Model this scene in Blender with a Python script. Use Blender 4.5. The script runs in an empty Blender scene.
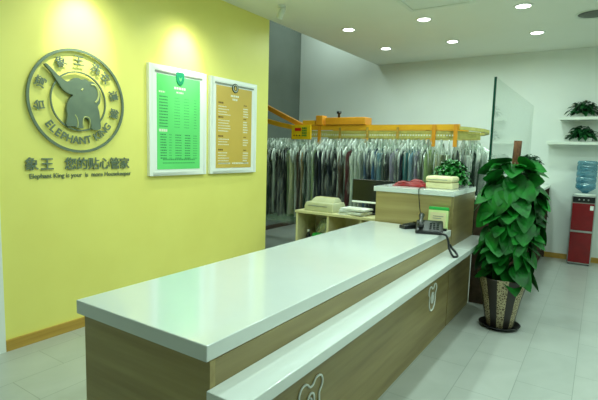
import bpy, bmesh, math, random
from mathutils import Vector, Matrix
PI = math.pi
random.seed(7)
scene = bpy.context.scene
COL = scene.collection

# ------------------------------------------------------------------ camera
def R3(yaw, pitch, roll):
    f = Vector((math.sin(yaw)*math.cos(pitch), math.cos(yaw)*math.cos(pitch), math.sin(pitch)))
    r = Vector((math.cos(yaw), -math.sin(yaw), 0)); u = r.cross(f)
    r2 = r*math.cos(roll)+u*math.sin(roll); u2 = -r*math.sin(roll)+u*math.cos(roll)
    return Matrix((r2, u2, -f)).transposed()
cd = bpy.data.cameras.new('camera'); cam = bpy.data.objects.new('camera', cd); COL.objects.link(cam)
cam.matrix_world = Matrix.Translation((0, 0, 1.38)) @ R3(math.radians(-33.2941), math.radians(-6.2441), math.radians(1.5636)).to_4x4()
cd.sensor_width = 36; cd.lens = 456.35*36/598; cd.clip_start = 0.02; cd.clip_end = 60
scene.camera = cam

# ------------------------------------------------------------------ world, exposure
w = bpy.data.worlds.new('world'); scene.world = w; w.use_nodes = True
bg = w.node_tree.nodes['Background']; bg.inputs[0].default_value = (0.75, 0.95, 0.9, 1); bg.inputs[1].default_value = 0.35
vs = scene.view_settings
vs.view_transform = 'Standard'; vs.look = 'None'; vs.gamma = 1; vs.use_curve_mapping = False; vs.exposure = 0.0
scene.cycles.use_denoising = True
scene.cycles.max_bounces = 10; scene.cycles.transparent_max_bounces = 40
scene.cycles.sample_clamp_indirect = 4
scene.cycles.caustics_reflective = False; scene.cycles.caustics_refractive = False
DOWN_W, SPOT_W, SPILL_W = 8.2, 70.0, 22.0
DOWN_C = (0.745, 1.0, 0.91); SPOT_C = (0.92, 1.0, 0.80)

# ------------------------------------------------------------------ helpers
def lin(c): return tuple(((v/255)/12.92 if v/255 <= .04045 else ((v/255+.055)/1.055)**2.4) for v in c)
def mat(name, c, rough=.5, metal=0, c2=None, scale=20, stretch=(1, 1, 1), bump=0, bscale=None, detail=4, coat=0, spec=.5, mixlo=.35, mixhi=.65):
    m = bpy.data.materials.new(name); m.use_nodes = True; nt = m.node_tree; b = nt.nodes['Principled BSDF']
    b.inputs['Roughness'].default_value = rough; b.inputs['Metallic'].default_value = metal
    b.inputs['Specular IOR Level'].default_value = spec; b.inputs['Coat Weight'].default_value = coat
    tc = nt.nodes.new('ShaderNodeTexCoord'); mp = nt.nodes.new('ShaderNodeMapping'); mp.inputs['Scale'].default_value = stretch
    nt.links.new(tc.outputs['Object'], mp.inputs[0])
    n = nt.nodes.new('ShaderNodeTexNoise'); n.inputs['Scale'].default_value = scale; n.inputs['Detail'].default_value = detail
    nt.links.new(mp.outputs[0], n.inputs['Vector'])
    r = nt.nodes.new('ShaderNodeValToRGB'); r.color_ramp.elements[0].position = mixlo; r.color_ramp.elements[1].position = mixhi
    if c2 is None: c2 = tuple(v*.95 for v in c)
    r.color_ramp.elements[0].color = (*lin(c2), 1); r.color_ramp.elements[1].color = (*lin(c), 1)
    nt.links.new(n.outputs['Fac'], r.inputs[0]); nt.links.new(r.outputs[0], b.inputs['Base Color'])
    if bump:
        n2 = n
        if bscale:
            n2 = nt.nodes.new('ShaderNodeTexNoise'); n2.inputs['Scale'].default_value = bscale; nt.links.new(mp.outputs[0], n2.inputs['Vector'])
        bp = nt.nodes.new('ShaderNodeBump'); bp.inputs['Strength'].default_value = bump; bp.inputs['Distance'].default_value = .01
        nt.links.new(n2.outputs['Fac'], bp.inputs['Height']); nt.links.new(bp.outputs[0], b.inputs['Normal'])
    return m
def emis(name, c, s):
    m = bpy.data.materials.new(name); m.use_nodes = True; nt = m.node_tree; nt.nodes.clear()
    o = nt.nodes.new('ShaderNodeOutputMaterial'); e = nt.nodes.new('ShaderNodeEmission')
    e.inputs[0].default_value = (*c, 1); e.inputs[1].default_value = s; nt.links.new(e.outputs[0], o.inputs[0]); return m
def clear_mat(name, c, fac_lo, fac_hi, rough=.15, wr_scale=9, glossy=.5, stretch=(1, 1, .35), gather=False):
    """thin film or sheet: see-through with a glossy / milky share that follows its wrinkles"""
    m = bpy.data.materials.new(name); m.use_nodes = True; nt = m.node_tree; nt.nodes.clear(); L = nt.links.new
    o = nt.nodes.new('ShaderNodeOutputMaterial'); t = nt.nodes.new('ShaderNodeBsdfTransparent'); t.inputs[0].default_value = (*[min(1, .4+.6*v) for v in lin(c)], 1)
    d = nt.nodes.new('ShaderNodeBsdfDiffuse'); d.inputs[0].default_value = (*lin(c), 1)
    g = nt.nodes.new('ShaderNodeBsdfGlossy'); g.inputs[0].default_value = (.9, .95, .92, 1); g.inputs['Roughness'].default_value = rough
    mx = nt.nodes.new('ShaderNodeMixShader'); mx.inputs[0].default_value = glossy; L(d.outputs[0], mx.inputs[1]); L(g.outputs[0], mx.inputs[2])
    tc = nt.nodes.new('ShaderNodeTexCoord'); mp = nt.nodes.new('ShaderNodeMapping'); mp.inputs['Scale'].default_value = stretch; L(tc.outputs['Object'], mp.inputs[0])
    oi = nt.nodes.new('ShaderNodeObjectInfo'); va = nt.nodes.new('ShaderNodeVectorMath'); va.operation = 'SCALE'; va.inputs[0].default_value = (37, 53, 71)
    L(oi.outputs['Random'], va.inputs['Scale']); L(va.outputs[0], mp.inputs['Location'])
    n = nt.nodes.new('ShaderNodeTexNoise'); n.inputs['Scale'].default_value = wr_scale; n.inputs['Detail'].default_value = 5; n.inputs['Distortion'].default_value = 1.2
    L(mp.outputs[0], n.inputs['Vector'])
    mr = nt.nodes.new('ShaderNodeMapRange'); mr.inputs[1].default_value = .46; mr.inputs[2].default_value = .66; mr.inputs[3].default_value = fac_lo; mr.inputs[4].default_value = fac_hi
    L(n.outputs['Fac'], mr.inputs[0]); fac = mr.outputs[0]
    if gather:      # film bunched up above the shoulders is several layers thick
        sp = nt.nodes.new('ShaderNodeSeparateXYZ'); L(tc.outputs['Object'], sp.inputs[0])
        m2 = nt.nodes.new('ShaderNodeMapRange'); m2.inputs[1].default_value = -.34; m2.inputs[2].default_value = -.06; m2.inputs[3].default_value = .34; m2.inputs[4].default_value = 2.2; L(sp.outputs[2], m2.inputs[0])
        mu = nt.nodes.new('ShaderNodeMath'); mu.operation = 'MULTIPLY'; L(m2.outputs[0], mu.inputs[0]); L(fac, mu.inputs[1]); mu.use_clamp = True; fac = mu.outputs[0]
    bp = nt.nodes.new('ShaderNodeBump'); bp.inputs['Strength'].default_value = .8; bp.inputs['Distance'].default_value = .02; L(n.outputs['Fac'], bp.inputs['Height']); L(bp.outputs[0], g.inputs['Normal'])
    ms = nt.nodes.new('ShaderNodeMixShader'); L(fac, ms.inputs[0]); L(t.outputs[0], ms.inputs[1]); L(mx.outputs[0], ms.inputs[2]); L(ms.outputs[0], o.inputs[0])
    return m

class MB:
    def __init__(s): s.bm = bmesh.new()
    def face(s, vs, mi=0):
        try: f = s.bm.faces.new(vs); f.material_index = mi; return f
        except ValueError: return None
    def box(s, x0, y0, z0, x1, y1, z1, M=None, mi=0):
        v = [s.bm.verts.new((M @ Vector(p)) if M else p) for p in ((x0,y0,z0),(x1,y0,z0),(x1,y1,z0),(x0,y1,z0),(x0,y0,z1),(x1,y0,z1),(x1,y1,z1),(x0,y1,z1))]
        for q in ((3,2,1,0),(4,5,6,7),(0,1,5,4),(1,2,6,5),(2,3,7,6),(3,0,4,7)): s.face([v[i] for i in q], mi)
        return s
    def loft(s, rings, cap=True, closed=True, mi=0):
        R = [[s.bm.verts.new(p) for p in r] for r in rings]; n = len(R[0])
        for a, b in zip(R, R[1:]):
            for i in range(n if closed else n-1): s.face([a[i], a[(i+1) % n], b[(i+1) % n], b[i]], mi)
        if cap and closed: s.face(list(reversed(R[0])), mi); s.face(R[-1], mi)
        return s
    def lathe(s, prof, n=32, c=(0, 0, 0), axis='z', cap=True, mi=0):
        rings = []
        for r, z in prof:
            ring = []
            for i in range(n):
                a = 2*PI*i/n; p = (r*math.cos(a), r*math.sin(a), z)
                if axis == 'x': p = (p[2], p[0], p[1])
                if axis == 'y': p = (p[1], p[2], p[0])
                ring.append((p[0]+c[0], p[1]+c[1], p[2]+c[2]))
            rings.append(ring)
        return s.loft(rings, cap, True, mi)
    def tube(s, pts, r, n=8, closed=False, sy=1.0, mi=0):
        P = [Vector(p) for p in pts]; m = len(P); rings = []; up = None
        for i in range(m):
            if closed: t = (P[(i+1) % m]-P[i-1])
            else: t = P[min(i+1, m-1)]-P[max(i-1, 0)]
            t.normalize()
            if up is None:
                up = Vector((0, 0, 1)) if abs(t.z) < .9 else Vector((1, 0, 0))
            x = t.cross(up)
            if x.length < 1e-4: x = t.cross(Vector((0, 1, 0)))
            x.normalize(); y = x.cross(t).normalized(); up = y
            rr = r[i] if isinstance(r, (list, tuple)) else r
            rings.append([P[i]+x*math.cos(2*PI*k/n)*rr*sy+y*math.sin(2*PI*k/n)*rr for k in range(n)])
        if closed: rings.append(rings[0]); return s.loft(rings, False)
        return s.loft(rings)
    def beam(s, pts, wx, wz):
        """rectangular bar swept along pts; up stays z"""
        P = [Vector(p) for p in pts]; m = len(P); rings = []
        for i in range(m):
            t = P[min(i+1, m-1)]-P[max(i-1, 0)]; t.normalize()
            x = t.cross(Vector((0, 0, 1))); x.normalize(); y = x.cross(t)
            rings.append([P[i]+x*a*wx/2+y*b*wz/2 for a, b in ((-1,-1),(1,-1),(1,1),(-1,1))])
        return s.loft(rings)
    def prism(s, poly, f0, f1):
        """2-D outline to a solid: f0/f1 map (u,v) to the two faces"""
        a = [s.bm.verts.new(f0(*p)) for p in poly]; b = [s.bm.verts.new(f1(*p)) for p in poly]; n = len(a)
        s.face(a); s.face(list(reversed(b)))
        for i in range(n): s.face([a[(i+1) % n], a[i], b[i], b[(i+1) % n]])
        return s
    def build(s, name, m, parent=None, smooth=False, bevel=0, loc=None, sub=0):
        bmesh.ops.remove_doubles(s.bm, verts=s.bm.verts, dist=1e-6)
        bmesh.ops.recalc_face_normals(s.bm, faces=s.bm.faces)
        me = bpy.data.meshes.new(name); s.bm.to_mesh(me); s.bm.free()
        for x in (m if isinstance(m, list) else [m]): me.materials.append(x)
        o = bpy.data.objects.new(name, me); COL.objects.link(o)
        if smooth:
            for p in me.polygons: p.use_smooth = True
        if parent: o.parent = parent
        if loc: o.location = loc
        if bevel:
            b = o.modifiers.new('bevel', 'BEVEL'); b.width = bevel; b.segments = 2; b.limit_method = 'ANGLE'; b.angle_limit = math.radians(40)
            for p in me.polygons: p.use_smooth = True
            if smooth is False:
                wn = o.modifiers.new('wn', 'WEIGHTED_NORMAL'); wn.keep_sharp = False
        if sub:
            sb = o.modifiers.new('sub', 'SUBSURF'); sb.levels = sub; sb.render_levels = sub
        return o
def thing(name, label, cat, loc=(0, 0, 0), rz=0, group=None):
    o = bpy.data.objects.new(name, None); o.empty_display_size = .1; COL.objects.link(o)
    o.location = loc; o.rotation_euler = (0, 0, rz); o['label'] = label; o['category'] = cat
    if group: o['group'] = group
    return o
def tag(o, label, cat, group=None):
    o['label'] = label; o['category'] = cat
    if group: o['group'] = group
    return o
def struct(o): o['kind'] = 'structure'; return o
def bx(name, m, x0, y0, z0, x1, y1, z1, parent=None, bevel=0): return MB().box(x0, y0, z0, x1, y1, z1).build(name, m, parent, bevel=bevel)
def copy_tree(o, parent=None):
    c = o.copy(); COL.objects.link(c); c.parent = parent
    for ch in list(o.children): copy_tree(ch, c)
    return c
ORD = ['zeroth','first','second','third','fourth','fifth','sixth','seventh','eighth','ninth','tenth','eleventh','twelfth','thirteenth','fourteenth','fifteenth','sixteenth','seventeenth','eighteenth','nineteenth']
def ordinal(n):
    if n < 20: return ORD[n]
    T = {2: ('twenty', 'twentieth'), 3: ('thirty', 'thirtieth'), 4: ('forty', 'fortieth'), 5: ('fifty', 'fiftieth'), 6: ('sixty', 'sixtieth')}[n//10]
    return T[1] if n % 10 == 0 else T[0]+'-'+ORD[n % 10]

# ------------------------------------------------------------------ materials
M_yel = mat('yellow_paint', (241, 235, 128), .45, c2=(238, 231, 124), scale=3, bump=.03, bscale=180)
M_white = mat('white_wall_paint', (236, 240, 233), .7, c2=(233, 237, 230), scale=2, bump=.03, bscale=160)
M_grey = mat('grey_wall', (120, 128, 120), .7, c2=(114, 122, 114), scale=3, bump=.03, bscale=160)  # even grey, darker than the other walls
M_ceil = mat('ceiling_paint', (238, 240, 230), .8, c2=(236, 238, 227), scale=2)
M_top = mat('white_solid_surface', (214, 219, 214), .14, c2=(212, 217, 212), scale=6, coat=.3)
M_lam = mat('white_laminate', (225, 230, 218), .35, c2=(223, 228, 216))
M_cream = mat('cream_melamine', (214, 208, 160), .45)
M_tan = mat('ochre_wood_trim', (196, 158, 70), .45, c2=(172, 132, 52), scale=9, stretch=(1, .12, 4), bump=.05)
M_dark = mat('dark_brown_wood', (84, 66, 50), .4, c2=(62, 46, 34), scale=8, stretch=(3, .3, 3))
M_black = mat('black_plastic', (15, 17, 18), .35)
M_screen = mat('black_screen', (14, 20, 18), .12)
M_steel = mat('brushed_steel', (190, 195, 192), .35, 1)
M_letter = mat('grey_green_metal_letter', (112, 128, 108), .4, .2, c2=(104, 120, 102), scale=12)
M_gold = mat('pale_line', (205, 208, 130), .5)
M_beamy = mat('yellow_enamel', (238, 176, 34), .4, c2=(228, 164, 28), scale=6)
M_beamo = mat('orange_enamel', (228, 154, 32), .4, c2=(214, 140, 26), scale=6)
M_panely = mat('yellow_panel', (248, 200, 20), .4)
M_chain = mat('pale_green_chain_guard', (206, 196, 112), .5, c2=(186, 178, 98), scale=20)
M_blue = mat('pale_blue_track', (120, 180, 200), .4)
M_red = mat('red_enamel', (126, 14, 22), .25, c2=(114, 12, 20), scale=10)
M_redp = mat('red_glossy_vinyl', (146, 4, 14), .45, c2=(112, 3, 9), scale=14, bump=.25, spec=.35)
M_crm = mat('cream_plastic', (222, 214, 166), .4, c2=(214, 205, 156), scale=12)
M_beige = mat('beige_plastic', (196, 196, 160), .45, c2=(186, 186, 150), scale=10)
M_paper = mat('white_paper', (232, 236, 230), .6)
M_green = mat('bright_green_card', (40, 170, 70), .45)
M_pgreen = mat('pale_green_card', (205, 222, 150), .5)
M_leaf = mat('glossy_leaf', (16, 120, 30), .5, c2=(6, 66, 16), scale=9, bump=.15, bscale=30, spec=.3)
M_leaf2 = mat('dark_leaf', (24, 88, 40), .42, c2=(12, 60, 26), scale=14)
M_leaf3 = mat('fresh_small_leaf', (26, 124, 34), .45, c2=(10, 78, 20), scale=22)
M_stem = mat('green_stem', (70, 120, 50), .5)
M_moss = mat('coir_fibre', (112, 74, 46), .95, c2=(74, 46, 28), scale=60, stretch=(1, 1, .4), bump=.8)
M_soil = mat('potting_soil', (58, 44, 34), .95, c2=(36, 26, 20), scale=40, bump=.8)
M_porc = mat('white_porcelain', (225, 230, 222), .25)
M_gpost = mat('green_poster', (108, 226, 126), .4, c2=(102, 220, 120), scale=2)
M_opost = mat('ochre_poster', (214, 182, 88), .4, c2=(208, 176, 82), scale=2)
M_wprint = mat('white_print', (236, 240, 220), .5)
M_gprint = mat('dark_green_print', (40, 130, 76), .5)
M_gprint2 = mat('soft_green_print', (66, 172, 92), .5)
M_oprint = mat('dark_brown_print', (118, 90, 30), .5)
M_badge = mat('emerald_badge', (14, 138, 96), .35)
M_badge2 = mat('blackish_green_badge', (26, 54, 40), .35)
M_frame = mat('white_frame', (244, 248, 242), .4, c2=(243, 247, 241))
M_key = mat('dark_grey_keys', (58, 62, 60), .5)
M_slot = mat('grey_slot', (140, 146, 136), .6)
M_wire = mat('hanger_wire', (200, 205, 200), .35, .6)
M_film = clear_mat('clear_garment_film', (236, 244, 236), .0, .85, .22, 20, .3, (1, .8, .14), gather=True)
M_bag = clear_mat('clear_bag_film', (205, 220, 200), .45, .9, .2, 14, .4)
M_downl = emis('lamp_face', (0.95, 1.0, .95), 9)

def wood(name, c, c2, grain='y'):
    st = {'y': (14, .55, 9), 'x': (.55, 14, 9)}[grain]
    return mat(name, c, .42, c2=c2, scale=2.6, stretch=st, detail=6, bump=.06, mixlo=.3, mixhi=.7)
M_oak = wood('grey_oak_laminate', (150, 135, 88), (126, 110, 68), 'y')
M_oakx = wood('grey_oak_laminate_end', (168, 152, 98), (144, 126, 76), 'x')

def tile_mat():
    m = bpy.data.materials.new('pale_floor_tile'); m.use_nodes = True; nt = m.node_tree; b = nt.nodes['Principled BSDF']; L = nt.links.new
    tc = nt.nodes.new('ShaderNodeTexCoord'); mp = nt.nodes.new('ShaderNodeMapping'); mp.inputs['Rotation'].default_value = (0, 0, PI/2); mp.inputs['Location'].default_value = (0, .03, 0)
    L(tc.outputs['Object'], mp.inputs[0])
    br = nt.nodes.new('ShaderNodeTexBrick'); br.inputs['Scale'].default_value = 1; br.inputs['Brick Width'].default_value = .6; br.inputs['Row Height'].default_value = .3
    br.inputs['Mortar Size'].default_value = .0022; br.inputs['Mortar Smooth'].default_value = .3; br.inputs['Bias'].default_value = 0
    br.inputs['Color1'].default_value = (*lin((184, 187, 180)), 1); br.inputs['Color2'].default_value = (*lin((178, 182, 175)), 1); br.inputs['Mortar'].default_value = (*lin((146, 152, 144)), 1)
    L(mp.outputs[0], br.inputs['Vector'])
    n = nt.nodes.new('ShaderNodeTexNoise'); n.inputs['Scale'].default_value = 3.5; n.inputs['Detail'].default_value = 6; n.inputs['Distortion'].default_value = 1.5; L(mp.outputs[0], n.inputs['Vector'])
    mx = nt.nodes.new('ShaderNodeMix'); mx.data_type = 'RGBA'; mx.blend_type = 'MULTIPLY'; mx.inputs[0].default_value = .35
    rp = nt.nodes.new('ShaderNodeValToRGB'); rp.color_ramp.elements[0].position = .35; rp.color_ramp.elements[1].position = .65; rp.color_ramp.elements[0].color = (.8, .82, .8, 1)
    L(n.outputs['Fac'], rp.inputs[0]); L(br.outputs['Color'], mx.inputs[6]); L(rp.outputs[0], mx.inputs[7]); L(mx.outputs[2], b.inputs['Base Color'])
    b.inputs['Roughness'].default_value = .28
    return m
M_tile = tile_mat()
def pot_mat():
    """dark brown and mottled cream bands running up the pot"""
    m = bpy.data.materials.new('striped_pot_glaze'); m.use_nodes = True; nt = m.node_tree; b = nt.nodes['Principled BSDF']; L = nt.links.new
    tc = nt.nodes.new('ShaderNodeTexCoord'); sp = nt.nodes.new('ShaderNodeSeparateXYZ'); L(tc.outputs['Object'], sp.inputs[0])
    at = nt.nodes.new('ShaderNodeMath'); at.operation = 'ARCTAN2'; L(sp.outputs[1], at.inputs[0]); L(sp.outputs[0], at.inputs[1])
    mu = nt.nodes.new('ShaderNodeMath'); mu.operation = 'MULTIPLY_ADD'; mu.inputs[1].default_value = 7/(2*PI); mu.inputs[2].default_value = 10.30; L(at.outputs[0], mu.inputs[0])
    fr = nt.nodes.new('ShaderNodeMath'); fr.operation = 'FRACT'; L(mu.outputs[0], fr.inputs[0])
    gt = nt.nodes.new('ShaderNodeMath'); gt.operation = 'GREATER_THAN'; gt.inputs[1].default_value = .5; L(fr.outputs[0], gt.inputs[0])
    v = nt.nodes.new('ShaderNodeTexVoronoi'); v.feature = 'DISTANCE_TO_EDGE'; v.inputs['Scale'].default_value = 55; L(tc.outputs['Object'], v.inputs['Vector'])
    rp = nt.nodes.new('ShaderNodeValToRGB'); rp.color_ramp.interpolation = 'CONSTANT'; rp.color_ramp.elements[0].color = (*lin((176, 164, 128)), 1); rp.color_ramp.elements[1].position = .14; rp.color_ramp.elements[1].color = (*lin((96, 80, 54)), 1)
    L(v.outputs['Distance'], rp.inputs[0])
    mx = nt.nodes.new('ShaderNodeMix'); mx.data_type = 'RGBA'; L(gt.outputs[0], mx.inputs[0]); mx.inputs[6].default_value = (*lin((42, 36, 32)), 1); L(rp.outputs[0], mx.inputs[7]); L(mx.outputs[2], b.inputs['Base Color'])
    b.inputs['Roughness'].default_value = .4
    return m
M_pot = pot_mat()
def glass_mat(name, tint, alpha=.1):
    m = bpy.data.materials.new(name); m.use_nodes = True; nt = m.node_tree; nt.nodes.clear(); L = nt.links.new
    o = nt.nodes.new('ShaderNodeOutputMaterial'); t = nt.nodes.new('ShaderNodeBsdfTransparent'); t.inputs[0].default_value = (*tint, 1)
    g = nt.nodes.new('ShaderNodeBsdfGlossy'); g.inputs['Roughness'].default_value = .02
    f = nt.nodes.new('ShaderNodeFresnel'); f.inputs[0].default_value = 1.45
    ge = nt.nodes.new('ShaderNodeNewGeometry'); iv = nt.nodes.new('ShaderNodeMath'); iv.operation = 'SUBTRACT'; iv.inputs[0].default_value = 1; L(ge.outputs['Backfacing'], iv.inputs[1])
    mu = nt.nodes.new('ShaderNodeMath'); mu.operation = 'MULTIPLY'; L(f.outputs[0], mu.inputs[0]); L(iv.outputs[0], mu.inputs[1])
    ms = nt.nodes.new('ShaderNodeMixShader'); L(mu.outputs[0], ms.inputs[0]); L(t.outputs[0], ms.inputs[1]); L(g.outputs[0], ms.inputs[2]); L(ms.outputs[0], o.inputs[0]); return m
M_glass = glass_mat('clear_glass', (.965, .995, .98))
M_gedge = mat('green_glass_edge', (24, 66, 52), .15)
def bottle_mat():
    return clear_mat('blue_bottle', (96, 176, 200), .3, .55, .12, 6, .35, (.3, .3, 2.5))
M_bottle = bottle_mat()

# ------------------------------------------------------------------ structure
XW, YE, YB, HC = -3.19, 4.165, 7.117, 2.8
XL, XR, YF = -4.72, 2.6, -2.6
struct(bx('floor', M_tile, XL-.1, YF-.1, -.1, XR+.1, YB+.1, 0))
struct(bx('ceiling', M_ceil, XW, YF-.1, HC, XR+.1, YB, HC+.2))
struct(bx('wall_yellow', M_yel, XW-.12, 1.365, 0, XW, YE, HC+.2))
struct(bx('wall_white_left', M_white, XW-.12, YF-.1, 0, XW+.012, 1.365, HC+.2))
struct(bx('wall_back', M_white, XL-.1, YB, 0, XR+.1, YB+.1, 4.1))
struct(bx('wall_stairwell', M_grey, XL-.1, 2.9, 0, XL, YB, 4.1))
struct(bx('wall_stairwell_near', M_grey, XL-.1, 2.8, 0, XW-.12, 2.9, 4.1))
struct(bx('ceiling_stairwell', M_ceil, XL-.1, 2.8, 4.0, XW, YB, 4.1))
struct(bx('wall_upper', M_white, XW-.12, 2.8, HC+.2, XW, YB, 4.0))
struct(bx('wall_right', M_white, XR, YF-.1, 0, XR+.1, YB, HC))
struct(bx('wall_front', M_white, XW-.12, YF-.1, 0, XR, YF, HC))
struct(bx('baseboard_yellow_wall', M_tan, XW, 1.365, 0, XW+.014, YE, .075))
struct(bx('baseboard_stairwell_back_shade_toned', M_dark, XL, YB-.014, 0, XW, YB, .07))  # nook shade put into the colour: dark brown instead of ochre trim
struct(bx('baseboard_back', M_tan, XW, YB-.014, 0, XR, YB, .07))
struct(bx('baseboard_stairwell_shade_toned', M_dark, XL, 2.9, 0, XL+.014, YB-.014, .07))  # dark brown stands in for the shade on this trim

# ------------------------------------------------------------------ ceiling lamps
def area(name, loc, size, power, col, parent, spread=172):
    l = bpy.data.lights.new(name, 'AREA'); l.shape = 'DISK'; l.size = size; l.energy = power; l.color = col; l.spread = math.radians(spread)
    o = bpy.data.objects.new(name, l); COL.objects.link(o); o.parent = parent; o.location = loc; return o
def make_downlight():
    t = thing('downlight', '', 'ceiling light')
    MB().lathe([(.066, 0), (.066, -.006), (.085, -.008), (.088, -.004), (.088, 0)], 32, cap=False).build('trim_ring', M_lam, t, smooth=True)
    MB().lathe([(.064, -.004), (.062, -.001)], 32).build('lamp_face', M_downl, t)
    area('lamp', (0, 0, -.012), .12, DOWN_W, DOWN_C, t); return t
dl = make_downlight(); used = False
cols = [(-2.6, 'column nearest the yellow wall'), (-1.7, 'middle column'), (-.74, 'column nearest the wall shelves'), (.25, 'column over the aisle'), (1.3, 'column along the right wall')]
rows = [(4.92, 'second row from the back wall'), (6.03, 'row along the back wall'), (3.5, 'third row from the back wall'), (2.5, 'fourth row from the back wall'), (1.3, 'fifth row from the back wall')]
for y, rn in rows:
    for x, cn in cols:
        if y in (4.92, 6.03) and x == .25 or y < 4 and x == -2.6: continue
        o = dl if not used else copy_tree(dl); used = True
        o.location = (x, y, HC); o['label'] = 'small round recessed downlight, %s, %s' % (rn, cn); o['group'] = 'recessed downlights'

def make_spot():
    t = thing('spotlight', '', 'spotlight', group='wall washing spotlights')
    MB().lathe([(.04, 0), (.04, -.02), (.010, -.022), (.010, -.045)], 20).build('mount', M_lam, t, smooth=True)
    d = Vector((-.45, 0, -.9)).normalized()
    q = d.to_track_quat('Z', 'X').to_matrix().to_4x4()
    b = MB(); b.lathe([(.024, -.055), (.028, -.048), (.031, .048), (.033, .058), (.027, .059), (.025, .048)], 24)
    for v in b.bm.verts: v.co = q @ v.co + Vector((0, 0, -.07))
    b.build('lamp_head', M_lam, t, smooth=True)
    b = MB(); b.lathe([(.0245, .049), (.0245, .051)], 24)
    for v in b.bm.verts: v.co = q @ v.co + Vector((0, 0, -.07))
    b.build('lamp_face', M_downl, t)
    l = bpy.data.lights.new('spot_lamp', 'SPOT'); l.energy = SPOT_W; l.color = SPOT_C; l.spot_size = math.radians(46); l.spot_blend = 1.0; l.shadow_soft_size = .03
    o = bpy.data.objects.new('spot_lamp', l); COL.objects.link(o); o.parent = t; o.location = Vector((0, 0, -.07))+d*.07
    o.rotation_euler = Vector((-.49, 0, -.56)).to_track_quat('-Z', 'Y').to_euler()
    l = bpy.data.lights.new('spot_spill', 'SPOT'); l.energy = SPILL_W; l.color = SPOT_C; l.spot_size = math.radians(110); l.spot_blend = 1.0; l.shadow_soft_size = .03
    o = bpy.data.objects.new('spot_spill', l); COL.objects.link(o); o.parent = t; o.location = Vector((0, 0, -.07))+d*.07
    o.rotation_euler = Vector((-.38, 0, -1)).to_track_quat('-Z', 'Y').to_euler()
    return t
sp = make_spot()
for i, (x, y, lb) in enumerate([(-2.78, 3.82, 'white ceiling spotlight nearest the end of the yellow wall'), (-2.7, 2.9, 'white ceiling spotlight above the green poster'), (-2.7, 1.95, 'white ceiling spotlight above the round elephant emblem')]):
    o = sp if i == 0 else copy_tree(sp)
    o.location = (x, y, HC); o['label'] = lb
    if i == 0:
        first_lamps = [c for c in o.children if c.type == 'LIGHT']

for q in first_lamps: q.rotation_euler = Vector((.75, .25, -1)).to_track_quat('-Z', 'Y').to_euler()   # this one points at the counter, not at the wall
t = thing('added_stairwell_lamp', 'added unseen ceiling lamp that brightens the stairwell beyond the yellow wall', 'ceiling light', (-3.9, 6.5, 4.0))  # unseen lamp, added to brighten the stairwell walls
MB().lathe([(.16, 0), (.16, -.03), (.13, -.035), (.13, -.03)], 32, cap=False).build('rim', M_lam, t, smooth=True)
MB().lathe([(.128, -.03), (.001, -.04)], 32).build('diffuser', M_downl, t, smooth=True)
area('lamp', (0, 0, -.05), .25, 9, DOWN_C, t)
t = thing('ceiling_access_panel', 'large square white flat panel set in the ceiling over the counter', 'ceiling panel', (-1.41, 4.27, HC))
b = MB()
for a in ((-.31, -.3, .31, -.26), (-.31, .26, .31, .3), (-.31, -.26, -.27, .26), (.27, -.26, .31, .26)): b.box(a[0], a[1], -.014, a[2], a[3], 0)
b.build('frame', M_lam, t)
bx('panel', M_lam, -.268, -.258, -.009, .268, .258, 0, t)
t = thing('ceiling_speaker', 'round grey speaker grille recessed in the ceiling above the wall shelves', 'speaker', (-.17, 5.5, HC))
MB().lathe([(.15, 0), (.15, -.006), (.172, -.01), (.175, 0)], 40, cap=False).build('rim', M_lam, t, smooth=True)
MB().lathe([(.149, -.002), (.10, -.007), (.001, -.009)], 40).build('grille', mat('grey_perforated_metal', (120, 126, 116), .6, c2=(70, 76, 68), scale=260), t, smooth=True)

# ------------------------------------------------------------------ text helper
def text_obj(name, body, size, m, parent, ext=.006, bold=0.0, mtx=None, align='CENTER'):
    cu = bpy.data.curves.new(name, 'FONT'); cu.body = body; cu.size = size; cu.extrude = ext; cu.offset = bold; cu.align_x = align; cu.align_y = 'CENTER'; cu.resolution_u = 3
    tmp = bpy.data.objects.new('tmp_text', cu); COL.objects.link(tmp)
    bpy.context.view_layer.update(); dg = bpy.context.evaluated_depsgraph_get()
    me = bpy.data.meshes.new_from_object(tmp.evaluated_get(dg), depsgraph=dg)
    bpy.data.objects.remove(tmp); bpy.data.curves.remove(cu)
    if mtx: me.transform(mtx)
    me.materials.clear(); me.materials.append(m)
    o = bpy.data.objects.new(name, me); COL.objects.link(o); o.parent = parent; return o
# text plane on a wall facing +x : text x -> world +y, text y -> world z, text z -> world +x
WALL = Matrix(((0, 0, 1, 0), (1, 0, 0, 0), (0, 1, 0, 0), (0, 0, 0, 1)))
def onwall(u, v, d=0, ang=0, sx=1, sy=1): return Matrix.Translation((d, u, v)) @ WALL @ Matrix.Rotation(ang, 4, 'Z') @ Matrix.Diagonal((sx, sy, 1, 1))

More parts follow.
